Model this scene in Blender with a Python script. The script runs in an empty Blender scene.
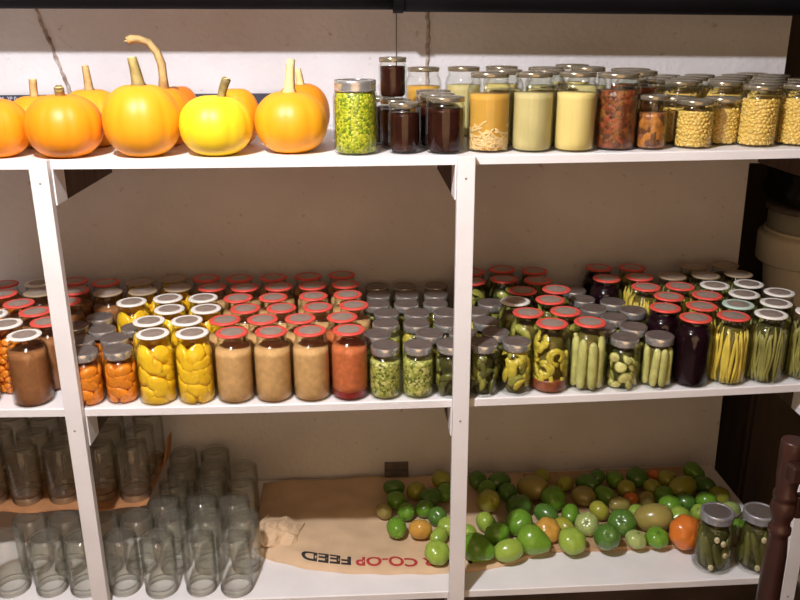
"""Cellar shelves with preserves, pumpkins and green tomatoes."""
CAM_LOC = (0.64153, -1.66225, 0.27241)
CAM_R = (0.99875, -0.04985, -0.00323)
CAM_D = (-0.01888, -0.31684, -0.94829)
CAM_F = (0.04625, 0.94717, -0.31739)
FPX = 816.81
SAG = (0.00535, 0.0132, 0.00713)
ZS = (0.019, -0.5355, -1.058)
POS = {
'L_chunk' : [(-0.225, 0.065), (-0.175, 0.137), (-0.234, 0.202)] ,
'L_brown' : [(-0.106, 0.065), (-0.088, 0.15), (-0.14, 0.221), (-0.202, 0.284)] ,
'L_back' : [(-0.185, 0.37), (-0.272, 0.359), (-0.214, 0.453), (-0.301, 0.442)] ,
'P1' : [(0.018, 0.059), (-0.01, 0.129), (0.018, 0.2), (-0.054, 0.224), (-0.012, 0.288)] ,
'P2' : [(0.092, 0.07), (0.065, 0.141), (0.093, 0.211)] ,
'PL' : [(-0.093, 0.296), (-0.098, 0.384), (-0.127, 0.467)] ,
'B1' : [(-0.011, 0.369), (-0.04, 0.452)] ,
'Y0' : [(0.07, 0.289), (0.076, 0.377), (0.047, 0.46)] ,
'Y1' : [(0.174, 0.065), (0.146, 0.148), (0.175, 0.231), (0.153, 0.316), (0.16, 0.403), (0.131, 0.486)] ,
'Y2' : [(0.261, 0.065), (0.233, 0.148), (0.263, 0.23), (0.241, 0.315), (0.248, 0.403), (0.219, 0.486)] ,
'R1' : [(0.349, 0.065), (0.321, 0.148), (0.358, 0.227), (0.329, 0.31), (0.335, 0.397), (0.309, 0.481)] ,
'R2' : [(0.436, 0.065), (0.408, 0.148), (0.445, 0.227), (0.417, 0.31), (0.423, 0.398), (0.401, 0.483)] ,
'R3' : [(0.523, 0.065), (0.496, 0.148), (0.533, 0.227), (0.518, 0.314), (0.511, 0.401), (0.495, 0.488)] ,
'R4' : [(0.61, 0.065), (0.594, 0.151), (0.621, 0.235), (0.605, 0.321), (0.598, 0.409), (0.587, 0.496)] ,
'G1' : [(0.691, 0.059), (0.675, 0.133), (0.697, 0.205), (0.702, 0.281), (0.681, 0.354), (0.686, 0.429), (0.683, 0.505)] ,
'G2' : [(0.766, 0.059), (0.798, 0.128), (0.772, 0.199), (0.778, 0.275), (0.756, 0.347), (0.762, 0.423), (0.76, 0.499)] ,
'G3' : [(0.841, 0.059), (0.876, 0.126), (0.848, 0.197), (0.853, 0.272), (0.832, 0.345), (0.84, 0.42), (0.847, 0.496)] ,
'D0' : [(0.916, 0.059)] ,
'D1' : [(0.992, 0.059), (0.954, 0.124), (0.943, 0.199), (0.929, 0.274), (0.974, 0.335)] ,
'N1' : [(0.934, 0.406), (0.946, 0.493)] ,
'Q1' : [(1.073, 0.066), (1.033, 0.144), (1.019, 0.231), (1.052, 0.312), (1.023, 0.416), (1.033, 0.508)] ,
'Q2' : [(1.16, 0.065), (1.123, 0.144), (1.106, 0.232), (1.14, 0.313), (1.109, 0.395), (1.118, 0.482)] ,
'D2' : [(1.242, 0.059), (1.208, 0.131), (1.182, 0.202), (1.226, 0.264), (1.218, 0.339), (1.215, 0.415)] ,
'D3' : [(1.323, 0.059), (1.283, 0.123), (1.258, 0.194), (1.32, 0.238), (1.288, 0.307)] ,
'BB' : [(1.293, 0.389), (1.301, 0.491)] ,
'BC' : [(1.382, 0.39), (1.39, 0.478)] ,
'BE' : [(1.405, 0.065), (1.362, 0.142), (1.4, 0.221), (1.37, 0.303)] ,
'YB' : [(1.493, 0.065), (1.45, 0.141), (1.494, 0.217), (1.457, 0.297), (1.469, 0.384)] ,
'W1' : [(1.581, 0.065), (1.538, 0.141), (1.586, 0.214), (1.545, 0.292), (1.557, 0.379), (1.559, 0.467)] ,
'W2' : [(1.678, 0.065), (1.629, 0.138), (1.674, 0.213), (1.633, 0.291), (1.645, 0.378), (1.647, 0.467)] ,
'E1' : [(-0.24, 0.089), (-0.212, 0.17)] ,
'E2' : [(-0.143, 0.084), (-0.124, 0.168)] ,
'E3' : [(-0.057, 0.082), (-0.028, 0.162)] ,
'E4' : [(0.038, 0.078), (0.058, 0.162)] ,
'E5' : [(0.13, 0.07), (0.146, 0.154), (0.11, 0.232), (0.119, 0.318), (0.123, 0.403), (0.11, 0.488)] ,
'E6' : [(0.228, 0.069), (0.235, 0.155), (0.208, 0.237), (0.214, 0.323), (0.209, 0.408), (0.201, 0.494)] ,
'E7' : [(0.316, 0.064), (0.329, 0.149), (0.294, 0.227), (0.303, 0.312), (0.294, 0.397)] ,
'U' : [(-0.33, 0.245), (-0.239, 0.243), (-0.145, 0.248), (-0.048, 0.252), (0.038, 0.247)] ,
'V' : [(-0.334, 0.331), (-0.24, 0.329), (-0.154, 0.333), (-0.051, 0.338), (0.036, 0.333)] ,
'X' : [(-0.412, 0.406), (-0.327, 0.416), (-0.241, 0.414), (-0.156, 0.419), (-0.07, 0.422), (0.039, 0.419)] ,
}
TOM=[ (0.923,0.126,0.036,'g'),(1.008,0.121,0.031,'l'),(0.988,0.187,0.032,'g'),(0.968,0.250,0.027,'l'),(1.055,0.230,0.035,'g'),(1.072,0.151,0.037,'p'),(1.127,0.197,0.032,'o'),(1.179,0.225,0.024,'y'),(1.181,0.147,0.034,'l'),(1.240,0.222,0.030,'w'),(1.271,0.143,0.037,'d'),(1.334,0.215,0.035,'d'),(1.353,0.153,0.026,'w'),(1.410,0.154,0.028,'g'),(1.424,0.224,0.041,'b'),(1.482,0.145,0.042,'r'),(1.498,0.229,0.030,'l'),(1.646,0.183,0.024,'g'),(1.657,0.268,0.025,'w'),(0.823,0.121,0.031,'l'),(0.834,0.200,0.023,'l'),(0.861,0.241,0.025,'l'),(0.723,0.247,0.029,'g'),(0.787,0.226,0.030,'o'),(0.918,0.224,0.020,'l'),(0.753,0.317,0.024,'g'),(0.806,0.328,0.025,'g'),(0.788,0.425,0.026,'y'),(0.725,0.440,0.029,'d'),(0.728,0.375,0.026,'g'),(0.871,0.471,0.030,'y'),(0.826,0.382,0.029,'d'),(0.838,0.287,0.025,'d'),(0.873,0.413,0.026,'g'),(0.692,0.330,0.023,'b'),(1.039,0.456,0.030,'d'),(0.990,0.341,0.034,'y'),(1.072,0.319,0.034,'d'),(1.129,0.402,0.038,'b'),(1.174,0.485,0.024,'y'),(1.176,0.344,0.034,'g'),(1.141,0.283,0.028,'d'),(0.996,0.417,0.026,'g'),(1.054,0.399,0.026,'d'),(0.977,0.469,0.027,'d'),(1.233,0.440,0.025,'y'),(1.209,0.279,0.026,'g'),(1.292,0.286,0.027,'y'),(1.297,0.427,0.030,'d'),(1.269,0.363,0.032,'b'),(1.333,0.365,0.027,'g'),(1.386,0.450,0.027,'g'),(1.405,0.399,0.025,'y'),(1.403,0.351,0.020,'r'),(1.360,0.317,0.025,'b'),(1.336,0.467,0.024,'d'),(1.396,0.284,0.022,'l'),(1.453,0.449,0.030,'d'),(1.517,0.477,0.018,'r'),(1.541,0.437,0.027,'y'),(1.484,0.402,0.025,'y'),(1.498,0.351,0.026,'g'),(1.496,0.292,0.031,'g'),(1.563,0.377,0.035,'y'),(1.628,0.455,0.032,'g'),(1.632,0.390,0.029,'d'),(1.605,0.308,0.028,'g'),(1.656,0.337,0.027,'y'),(1.445,0.340,0.022,'b'),(1.570,0.268,0.022,'l'),(1.549,0.316,0.026,'d') ]
LAMP_W = 168.
AMB = .12
FILL_W = 96.
import bpy, bmesh, math, random
from mathutils import Vector, Matrix, noise
rnd = random.Random(7)
C = bpy.context.scene.collection
PI = math.pi

def zs(i, x):
    """height of shelf i (0 top, 1 middle, 2 bottom) - the boards bow a little under their load"""
    return ZS[i] + SAG[i] * (x - .43) ** 2

# ------------------------------------------------------------------ materials
def new_mat(name):
    m = bpy.data.materials.new(name); m.use_nodes = True
    nt = m.node_tree
    return m, nt, nt.nodes, nt.links, nt.nodes['Principled BSDF']

def mat(name, col, rough=.5, metal=0., var=.0, scale=30., bump=0., bscale=60., coat=0., sss=0., col2=None, spec=.5):
    m, nt, N, L, b = new_mat(name)
    b.inputs['Base Color'].default_value = (*col, 1)
    b.inputs['Roughness'].default_value = rough
    b.inputs['Metallic'].default_value = metal
    b.inputs['Specular IOR Level'].default_value = spec
    if coat: b.inputs['Coat Weight'].default_value = coat; b.inputs['Coat Roughness'].default_value = .08
    if sss:
        b.inputs['Subsurface Weight'].default_value = sss; b.inputs['Subsurface Radius'].default_value = (.01, .006, .003)
    tc = None
    if var or col2:
        tc = N.new('ShaderNodeTexCoord'); n = N.new('ShaderNodeTexNoise'); n.inputs['Scale'].default_value = scale
        n.inputs['Detail'].default_value = 4
        L.new(tc.outputs['Object'], n.inputs['Vector'])
        r = N.new('ShaderNodeValToRGB')
        c2 = col2 or tuple(max(0, c * (1 - var)) for c in col)
        c1 = col if col2 else tuple(min(1, c * (1 + var)) for c in col)
        r.color_ramp.elements[0].position = .35; r.color_ramp.elements[1].position = .65
        r.color_ramp.elements[0].color = (*c2, 1); r.color_ramp.elements[1].color = (*c1, 1)
        L.new(n.outputs['Fac'], r.inputs['Fac']); L.new(r.outputs['Color'], b.inputs['Base Color'])
    if bump:
        tc = tc or N.new('ShaderNodeTexCoord'); n2 = N.new('ShaderNodeTexNoise'); n2.inputs['Scale'].default_value = bscale
        n2.inputs['Detail'].default_value = 5
        L.new(tc.outputs['Object'], n2.inputs['Vector'])
        bp = N.new('ShaderNodeBump'); bp.inputs['Strength'].default_value = bump; bp.inputs['Distance'].default_value = .004
        L.new(n2.outputs['Fac'], bp.inputs['Height']); L.new(bp.outputs['Normal'], b.inputs['Normal'])
    return m

def chopmat(name, cols, scale=160., rough=.35, bump=.6):
    """finely chopped food: every Voronoi cell is one bit with its own colour"""
    m, nt, N, L, b = new_mat(name)
    tc = N.new('ShaderNodeTexCoord'); v = N.new('ShaderNodeTexVoronoi'); v.inputs['Scale'].default_value = scale
    L.new(tc.outputs['Object'], v.inputs['Vector'])
    s = N.new('ShaderNodeSeparateColor'); L.new(v.outputs['Color'], s.inputs['Color'])
    r = N.new('ShaderNodeValToRGB'); cr = r.color_ramp; cr.interpolation = 'CONSTANT'
    while len(cr.elements) < len(cols): cr.elements.new(.5)
    for k, c in enumerate(cols):
        cr.elements[k].position = k / len(cols); cr.elements[k].color = (*c, 1)
    L.new(s.outputs['Red'], r.inputs['Fac']); L.new(r.outputs['Color'], b.inputs['Base Color'])
    bp = N.new('ShaderNodeBump'); bp.inputs['Strength'].default_value = bump; bp.inputs['Distance'].default_value = .003; bp.invert = True
    L.new(v.outputs['Distance'], bp.inputs['Height']); L.new(bp.outputs['Normal'], b.inputs['Normal'])
    b.inputs['Roughness'].default_value = rough
    return m

def glassmat(name, tint=(.985, .99, .98), edge=(.62, .64, .60), refl=.028, haze=0., power=4.5):
    """thin clear glass: lets light through, mirrors more and darkens at grazing angles"""
    m, nt, N, L, b = new_mat(name)
    N.remove(b)
    lw = N.new('ShaderNodeLayerWeight'); lw.inputs['Blend'].default_value = .5
    p = N.new('ShaderNodeMath'); p.operation = 'POWER'; p.inputs[1].default_value = power
    L.new(lw.outputs['Facing'], p.inputs[0])
    mx = N.new('ShaderNodeMix'); mx.data_type = 'RGBA'
    mx.inputs['A'].default_value = (*tint, 1); mx.inputs['B'].default_value = (*edge, 1)
    L.new(p.outputs[0], mx.inputs['Factor'])
    t = N.new('ShaderNodeBsdfTransparent'); L.new(mx.outputs['Result'], t.inputs['Color'])
    g = N.new('ShaderNodeBsdfGlossy'); g.inputs['Roughness'].default_value = .055
    ma = N.new('ShaderNodeMath'); ma.operation = 'MULTIPLY_ADD'; ma.inputs[1].default_value = .5; ma.inputs[2].default_value = refl
    L.new(p.outputs[0], ma.inputs[0])
    ms = N.new('ShaderNodeMixShader'); L.new(ma.outputs[0], ms.inputs[0]); L.new(t.outputs[0], ms.inputs[1]); L.new(g.outputs[0], ms.inputs[2])
    out = ms.outputs[0]
    if haze:  # pale diffuse haze mixed in so the glass reads milkier and brighter
        df = N.new('ShaderNodeBsdfDiffuse'); df.inputs['Color'].default_value = (.75, .72, .62, 1)
        m2 = N.new('ShaderNodeMixShader'); m2.inputs[0].default_value = haze; L.new(out, m2.inputs[1]); L.new(df.outputs[0], m2.inputs[2]); out = m2.outputs[0]
    L.new(out, N['Material Output'].inputs['Surface'])
    return m

def woodmat(name, a, bcol, rough=.5, sx=3., sz=60.):
    m, nt, N, L, b = new_mat(name)
    tc = N.new('ShaderNodeTexCoord'); mp = N.new('ShaderNodeMapping'); mp.inputs['Scale'].default_value = (sz, sz, sx)
    L.new(tc.outputs['Object'], mp.inputs['Vector'])
    n = N.new('ShaderNodeTexNoise'); n.inputs['Scale'].default_value = 1; n.inputs['Detail'].default_value = 6
    L.new(mp.outputs[0], n.inputs['Vector'])
    r = N.new('ShaderNodeValToRGB'); r.color_ramp.elements[0].position = .35; r.color_ramp.elements[1].position = .68
    r.color_ramp.elements[0].color = (*a, 1); r.color_ramp.elements[1].color = (*bcol, 1)
    L.new(n.outputs['Fac'], r.inputs['Fac']); L.new(r.outputs['Color'], b.inputs['Base Color'])
    b.inputs['Roughness'].default_value = rough
    return m

def plaster():
    m, nt, N, L, b = new_mat('white_plaster')
    tc = N.new('ShaderNodeTexCoord')
    n = N.new('ShaderNodeTexNoise'); n.inputs['Scale'].default_value = 4; n.inputs['Detail'].default_value = 6; L.new(tc.outputs['Object'], n.inputs['Vector'])
    r = N.new('ShaderNodeValToRGB'); r.color_ramp.elements[0].position = .3; r.color_ramp.elements[1].position = .7
    r.color_ramp.elements[0].color = (.60, .57, .57, 1); r.color_ramp.elements[1].color = (.70, .68, .69, 1)
    L.new(n.outputs['Fac'], r.inputs['Fac'])
    v = N.new('ShaderNodeTexNoise'); v.inputs['Scale'].default_value = 38; v.inputs['Detail'].default_value = 3; L.new(tc.outputs['Object'], v.inputs['Vector'])
    r2 = N.new('ShaderNodeValToRGB'); r2.color_ramp.elements[0].position = .24; r2.color_ramp.elements[1].position = .34
    r2.color_ramp.elements[0].color = (.55, .5, .45, 1); r2.color_ramp.elements[1].color = (1, 1, 1, 1)
    L.new(v.outputs['Fac'], r2.inputs['Fac'])
    mx = N.new('ShaderNodeMix'); mx.data_type = 'RGBA'; mx.blend_type = 'MULTIPLY'; mx.inputs['Factor'].default_value = .7
    L.new(r.outputs['Color'], mx.inputs['A']); L.new(r2.outputs['Color'], mx.inputs['B']); L.new(mx.outputs['Result'], b.inputs['Base Color'])
    b.inputs['Roughness'].default_value = .85
    bp = N.new('ShaderNodeBump'); bp.inputs['Strength'].default_value = .35; bp.inputs['Distance'].default_value = .008
    n3 = N.new('ShaderNodeTexNoise'); n3.inputs['Scale'].default_value = 55; n3.inputs['Detail'].default_value = 6; L.new(tc.outputs['Object'], n3.inputs['Vector'])
    L.new(n3.outputs['Fac'], bp.inputs['Height']); L.new(bp.outputs['Normal'], b.inputs['Normal'])
    return m

M = dict(
    glass=glassmat('clear_glass'),
    glass_old=glassmat('old_clear_glass', (.965, .968, .95), (.30, .29, .24), .055, .032, 3.6),
    plaster=plaster(),
    paint=mat('white_shelf_paint', (.80, .775, .77), .45, var=.035, scale=9, bump=.12, bscale=40),
    darkwood=woodmat('bare_dark_wood', (.055, .03, .018), (.10, .06, .036), .7),
    chairwood=woodmat('dark_red_brown_wood', (.022, .009, .007), (.052, .018, .012), .35, 6, 40),
    planks=woodmat('dark_old_boards', (.035, .022, .014), (.075, .05, .032), .8, 2, 14),
    floor=mat('cellar_floor', (.20, .15, .13), .8, var=.3, scale=5),
    ceil=woodmat('brown_ceiling_boards', (.13, .09, .06), (.20, .14, .09), .8, 20, 4),
    pipe=mat('black_pipe', (.005, .004, .006), .7, var=.2, scale=10, spec=.12),
    red=mat('red_rubber', (.72, .085, .06), .42, var=.1, scale=60),
    white=mat('white_rubber', (.80, .77, .70), .45, var=.05, scale=60),
    greenish=mat('pale_green_rubber', (.50, .66, .55), .45),
    brownring=mat('brown_rubber', (.36, .27, .17), .45),
    disc=mat('grey_lid_disc', (.36, .285, .235), .28, metal=.2, var=.12, scale=50),
    tin=mat('dull_lid_tin', (.20, .165, .148), .3, metal=.4, var=.08, scale=60),
    band=mat('silver_screw_band', (.62, .60, .57), .25, metal=.75, var=.1, scale=90),
    bandgrey=mat('grey_zinc_band', (.42, .42, .44), .4, metal=.6, var=.15, scale=70),
    gold=mat('gold_brown_tin', (.36, .31, .22), .2, metal=.7),
)
M.update(
    tan=mat('applesauce', (.62, .37, .155), .4, var=.10, scale=70, bump=.15, bscale=220, spec=.06),
    brown=mat('brown_puree', (.30, .125, .048), .4, var=.12, scale=70, bump=.15, bscale=220, spec=.06),
    pink=mat('rhubarb_puree', (.56, .155, .055), .4, var=.14, scale=90, bump=.15, bscale=220, spec=.06),
    winered=mat('wine_red_puree', (.30, .025, .02), .4, var=.2, scale=60, spec=.06),
    peach=mat('peach_flesh', (.97, .58, .022), .28, var=.10, scale=40, sss=.15),
    syrup=mat('peach_syrup', (.80, .36, .010), .3, spec=.06),
    orange=mat('orange_fruit', (.80, .255, .018), .3, var=.15, scale=50, sss=.1),
    osyrup=mat('orange_syrup', (.42, .10, .008), .3, spec=.06),
    relish=chopmat('green_chopped_vegetable', [(.50, .50, .11), (.26, .30, .045), (.62, .58, .22), (.14, .16, .03), (.40, .42, .08)], 190),
    brightrelish=chopmat('bright_green_relish', [(.46, .47, .02), (.26, .33, .012), (.58, .57, .05), (.16, .22, .01), (.40, .45, .02)], 200),
    brine=mat('olive_brine', (.13, .105, .022), .3, var=.3, scale=40, spec=.06),
    greenbrine=mat('dark_green_brine', (.062, .062, .018), .3, var=.4, scale=40, spec=.06),
    pickle=mat('green_pickle', (.33, .33, .06), .35, var=.25, scale=45, sss=.05),
    pepper=mat('yellow_pepper', (.58, .47, .055), .3, var=.2, scale=40),
    palecuke=mat('pale_cucumber', (.56, .55, .19), .35, var=.15, scale=60),
    slice=mat('cucumber_slice_flesh', (.66, .62, .23), .35, var=.2, scale=70),
    darkcuke=mat('dark_olive_pickle', (.11, .11, .022), .35, var=.3, scale=40),
    ybean=mat('yellow_bean', (.72, .56, .085), .35, var=.15, scale=30),
    gbean=mat('olive_bean', (.27, .25, .065), .35, var=.25, scale=30),
    beet=mat('dark_beet', (.010, .002, .005), .3, var=.3, scale=30, spec=.06),
    redbits=mat('red_brown_bits', (.30, .085, .03), .4, var=.3, scale=90),
    jam=mat('dark_jam', (.030, .008, .005), .25, var=.2, scale=30, spec=.06),
    broth=mat('amber_broth', (.56, .31, .055), .35, var=.06, scale=20, spec=.06),
    noodle=mat('pale_noodle', (.72, .50, .22), .4, var=.12, scale=40),
    palebroth=mat('pale_olive_broth', (.53, .45, .20), .4, var=.06, scale=25, spec=.06),
    creambroth=mat('cream_yellow_broth', (.72, .57, .21), .4, var=.03, scale=20, spec=.06),
    salsa=chopmat('red_salsa', [(.20, .05, .014), (.14, .035, .012), (.28, .06, .02), (.09, .03, .012), (.22, .09, .02)], 120),
    darkorange=chopmat('dark_orange_chunks', [(.35, .13, .025), (.13, .05, .02), (.48, .18, .03), (.25, .09, .05)], 90),
    corn=mat('corn_kernel', (.74, .51, .125), .35, var=.12, scale=70, sss=.1),
    cornmilk=mat('corn_liquid', (.66, .44, .10), .4),
    garlic=mat('garlic_clove', (.72, .62, .38), .4),
    pk=mat('orange_pumpkin', (.86, .285, .006), .46, var=.07, scale=7, bump=.05, bscale=30),
    pk2=mat('golden_orange_pumpkin', (.86, .355, .010), .46, var=.07, scale=7, bump=.05, bscale=30),
    pk3=mat('deep_orange_pumpkin', (.76, .21, .010), .38, var=.08, scale=7, bump=.05, bscale=30),
    pky=mat('yellow_pumpkin', (.92, .63, .016), .46, var=.06, scale=7, bump=.05, bscale=30),
    stem=mat('dry_pumpkin_stem', (.45, .31, .12), .7, var=.35, scale=30, bump=.4, bscale=90),
    stemgreen=mat('greenish_pumpkin_stem', (.29, .22, .07), .7, var=.5, scale=30, bump=.4, bscale=90),
    stempale=mat('pale_pumpkin_stem', (.75, .58, .26), .7, var=.2, scale=30),
    t_g=mat('green_tomato', (.155, .33, .028), .25, col2=(.11, .25, .02), scale=18, spec=.6),
    t_l=mat('light_green_tomato', (.33, .45, .07), .25, col2=(.25, .38, .045), scale=18, spec=.6),
    t_p=mat('leaf_green_tomato', (.20, .37, .035), .25, col2=(.13, .28, .02), scale=18, spec=.6),
    t_d=mat('dark_green_tomato', (.11, .235, .035), .25, col2=(.055, .14, .02), scale=22, spec=.6),
    t_w=mat('whitish_green_tomato', (.40, .47, .17), .25, col2=(.30, .39, .10), scale=20, spec=.6),
    t_y=mat('yellow_green_tomato', (.42, .38, .045), .25, col2=(.26, .30, .04), scale=16, spec=.6),
    t_b=mat('brownish_green_tomato', (.36, .27, .07), .25, col2=(.27, .25, .065), scale=16, spec=.6),
    t_o=mat('orange_tomato', (.62, .27, .05), .25, col2=(.50, .34, .06), scale=14, spec=.6),
    t_r=mat('orange_red_tomato', (.70, .15, .022), .25, col2=(.58, .20, .03), scale=14, spec=.6),
    scar=mat('dark_stem_scar', (.035, .055, .015), .6),
    kraft=mat('kraft_paper', (.62, .44, .27), .75, var=.07, scale=14, bump=.2, bscale=35),
    card=mat('corrugated_card', (.42, .19, .075), .8, var=.12, scale=20),
    cardtan=mat('tan_cardboard', (.47, .30, .16), .8, var=.1, scale=20),
    inkred=mat('red_print', (.42, .03, .03), .7),
    inkblack=mat('black_print', (.022, .018, .02), .7),
    greybox=mat('grey_metal_plate', (.16, .13, .115), .6, var=.2, scale=40),
    pail=mat('off_white_plastic', (.84, .77, .63), .4, var=.05, scale=10),
    clearbox=glassmat('cloudy_plastic', (.62, .60, .55), (.35, .34, .32), .10, .45),
    blackbag=mat('black_bag', (.012, .012, .013), .35, bump=.5, bscale=25),
    darkboard=mat('dark_strip_board', (.035, .034, .05), .5),
    greytext=mat('grey_lettering', (.40, .40, .48), .6),
    filler=mat('rough_filler', (.55, .49, .45), .85, col2=(.22, .15, .11), scale=45, bump=.7, bscale=120),
    string=mat('grey_string', (.12, .09, .07), .8),
    nail=mat('rusty_nail', (.28, .22, .17), .6),
)

# ------------------------------------------------------------------ mesh helpers
class MB:
    """collects geometry with a material slot per face"""
    def __init__(s): s.v = []; s.f = []; s.m = []; s.sm = []
    def add(s, vs, fs, mi=0, smooth=True, xf=None):
        o = len(s.v)
        s.v += [tuple(xf @ Vector(p)) if xf else tuple(p) for p in vs]
        s.f += [tuple(o + i for i in f) for f in fs]; s.m += [mi] * len(fs); s.sm += [smooth] * len(fs)
    def mesh(s, name, mats):
        me = bpy.data.meshes.new(name); me.from_pydata(s.v, [], s.f)
        for m in mats: me.materials.append(m)
        me.polygons.foreach_set('material_index', s.m); me.polygons.foreach_set('use_smooth', s.sm)
        me.update(); return me
    def lathe(s, prof, seg=36, mi=0, xf=None, smooth=True, ripple=None):
        vs = []; fs = []; n = len(prof)
        for k in range(seg):
            a = 2 * PI * k / seg
            for (r, z) in prof:
                rr = r * (ripple(a, z) if ripple else 1)
                vs.append((max(rr, 1e-5) * math.cos(a), max(rr, 1e-5) * math.sin(a), z))
        for k in range(seg):
            k2 = (k + 1) % seg
            for j in range(n - 1):
                fs.append((k * n + j, k2 * n + j, k2 * n + j + 1, k * n + j + 1))
        s.add(vs, fs, mi, smooth, xf)
    def box(s, x0, x1, y0, y1, z0, z1, mi=0, bev=0., xf=None):
        bm = bmesh.new(); bmesh.ops.create_cube(bm, size=1)
        for v in bm.verts: v.co = Vector((x0 + (v.co.x + .5) * (x1 - x0), y0 + (v.co.y + .5) * (y1 - y0), z0 + (v.co.z + .5) * (z1 - z0)))
        if bev: bmesh.ops.bevel(bm, geom=bm.edges[:], offset=bev, segments=2, affect='EDGES', profile=.5)
        bm.verts.index_update()
        s.add([v.co.copy() for v in bm.verts], [[v.index for v in f.verts] for f in bm.faces], mi, False, xf); bm.free()
    def ellip(s, c, ax, seg=14, ring=9, mi=0, clamp=None, mod=None):
        """ellipsoid at c with semi-axis vectors ax; clamp(v) presses it against the jar wall"""
        vs = []; fs = []; c = Vector(c)
        for j in range(ring + 1):
            t = PI * j / ring
            for k in range(seg):
                p = 2 * PI * k / seg
                d = Vector((math.sin(t) * math.cos(p), math.sin(t) * math.sin(p), math.cos(t)))
                if mod: d = d * mod(d)
                q = c + ax[0] * d.x + ax[1] * d.y + ax[2] * d.z
                vs.append(clamp(q) if clamp else q)
        for j in range(ring):
            for k in range(seg):
                k2 = (k + 1) % seg
                fs.append((j * seg + k, (j + 1) * seg + k, (j + 1) * seg + k2, j * seg + k2))
        s.add(vs, fs, mi)
    def tube(s, pts, rad, seg=8, mi=0, clamp=None, ridge=0.):
        pts = [Vector(p) for p in pts]; n = len(pts); vs = []; fs = []
        rad = rad if isinstance(rad, (list, tuple)) else [rad] * n
        t0 = (pts[1] - pts[0]).normalized(); u = t0.orthogonal().normalized()
        for i in range(n):
            t = (pts[min(i + 1, n - 1)] - pts[max(i - 1, 0)]).normalized()
            u = (u - t * u.dot(t)).normalized(); w = t.cross(u)
            for k in range(seg):
                a = 2 * PI * k / seg; rr = rad[i] * (1 + ridge * (1 if k % 2 else -1))
                q = pts[i] + (u * math.cos(a) + w * math.sin(a)) * rr
                vs.append(clamp(q) if clamp else q)
        for i in range(n - 1):
            for k in range(seg):
                k2 = (k + 1) % seg
                fs.append((i * seg + k, i * seg + k2, (i + 1) * seg + k2, (i + 1) * seg + k))
        fs.append(tuple(range(seg - 1, -1, -1))); fs.append(tuple((n - 1) * seg + k for k in range(seg)))
        s.add(vs, fs, mi)

def link(name, me, parent=None, loc=(0, 0, 0), rot=None):
    o = bpy.data.objects.new(name, me); C.objects.link(o); o.location = loc
    if rot: o.rotation_euler = rot
    if parent: o.parent = parent
    return o
def tag(o, label=None, cat=None, group=None, kind=None):
    if label: o['label'] = label
    if cat: o['category'] = cat
    if group: o['group'] = group
    if kind: o['kind'] = kind
    return o
def thing(name, label, cat, loc, group=None, rz=0):
    o = link(name, None, None, loc); o.rotation_euler.z = rz; o.empty_display_size = .05
    return tag(o, label, cat, group)
def struct(name, mb, mats):
    return tag(link(name, mb.mesh(name, mats)), None, None, None, 'structure')
ORD = ['first', 'second', 'third', 'fourth', 'fifth', 'sixth', 'seventh', 'eighth', 'ninth', 'tenth', 'eleventh', 'twelfth', 'thirteenth', 'fourteenth', 'fifteenth', 'sixteenth', 'seventeenth']

# ------------------------------------------------------------------ camera, light, world
cam = bpy.data.objects.new('camera', bpy.data.cameras.new('camera')); C.objects.link(cam)
r_, d_, f_ = Vector(CAM_R), Vector(CAM_D), Vector(CAM_F)
cam.matrix_world = Matrix(((r_.x, -d_.x, -f_.x, CAM_LOC[0]), (r_.y, -d_.y, -f_.y, CAM_LOC[1]), (r_.z, -d_.z, -f_.z, CAM_LOC[2]), (0, 0, 0, 1)))
cam.data.sensor_width = 36; cam.data.lens = FPX / 800 * 36; cam.data.clip_start = .05
S = bpy.context.scene; S.camera = cam
S.view_settings.view_transform = 'Standard'; S.view_settings.look = 'None'; S.view_settings.gamma = 1; S.view_settings.exposure = 0
S.cycles.transparent_max_bounces = 48
S.cycles.max_bounces = 8

lamp = bpy.data.lights.new('bare_ceiling_bulb', 'POINT'); lamp.energy = LAMP_W; lamp.color = (.955, .95, 1); lamp.shadow_soft_size = .035
lo = bpy.data.objects.new('bare_ceiling_bulb', lamp); C.objects.link(lo); lo.location = (.17, -1.0, 1.06)
fill = bpy.data.lights.new('fill_light', 'POINT'); fill.energy = FILL_W; fill.color = (1, .63, .33); fill.shadow_soft_size = 1.3  # added soft warm fill from behind the camera, not a fixture of the cellar
ro = bpy.data.objects.new('fill_light', fill); C.objects.link(ro); ro.location = (.75, -3.0, .0)
w = bpy.data.worlds.new('cellar_ambient'); S.world = w; w.use_nodes = True
w.node_tree.nodes['Background'].inputs[0].default_value = (.62, .44, .27, 1); w.node_tree.nodes['Background'].inputs[1].default_value = AMB

# ------------------------------------------------------------------ the setting
WY = .58
mb = MB(); pw = [(-2.2, -1.42), (1.758, -1.42), (1.733, -.094), (-2.2, -.094)]
mb.add([(x, y, z) for y in (WY, WY + .06) for (x, z) in pw], [(0, 1, 2, 3), (7, 6, 5, 4), (0, 4, 5, 1), (1, 5, 6, 2), (2, 6, 7, 3), (3, 7, 4, 0)], 0, False); mb.box(-2.2, 1.797, WY, WY + .06, -.094, 1.2)
struct('wall_back', mb, [M['plaster']])
mb = MB(); mb.box(1.2, 3.6, 1.25, 1.3, -1.42, 1.2)
struct('wall_recess', mb, [M['planks']])
mb = MB(); mb.box(-2.2, 3.6, -3.2, 1.3, -1.45, -1.42)
struct('floor', mb, [M['floor']])
mb = MB(); mb.box(-2.2, 3.6, -3.2, 1.3, 1.2, 1.25)
struct('ceiling', mb, [M['ceil']])
mb = MB(); mb.box(3.55, 3.6, -3.2, 1.3, -1.42, 1.2)
struct('wall_right', mb, [M['planks']])

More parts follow.
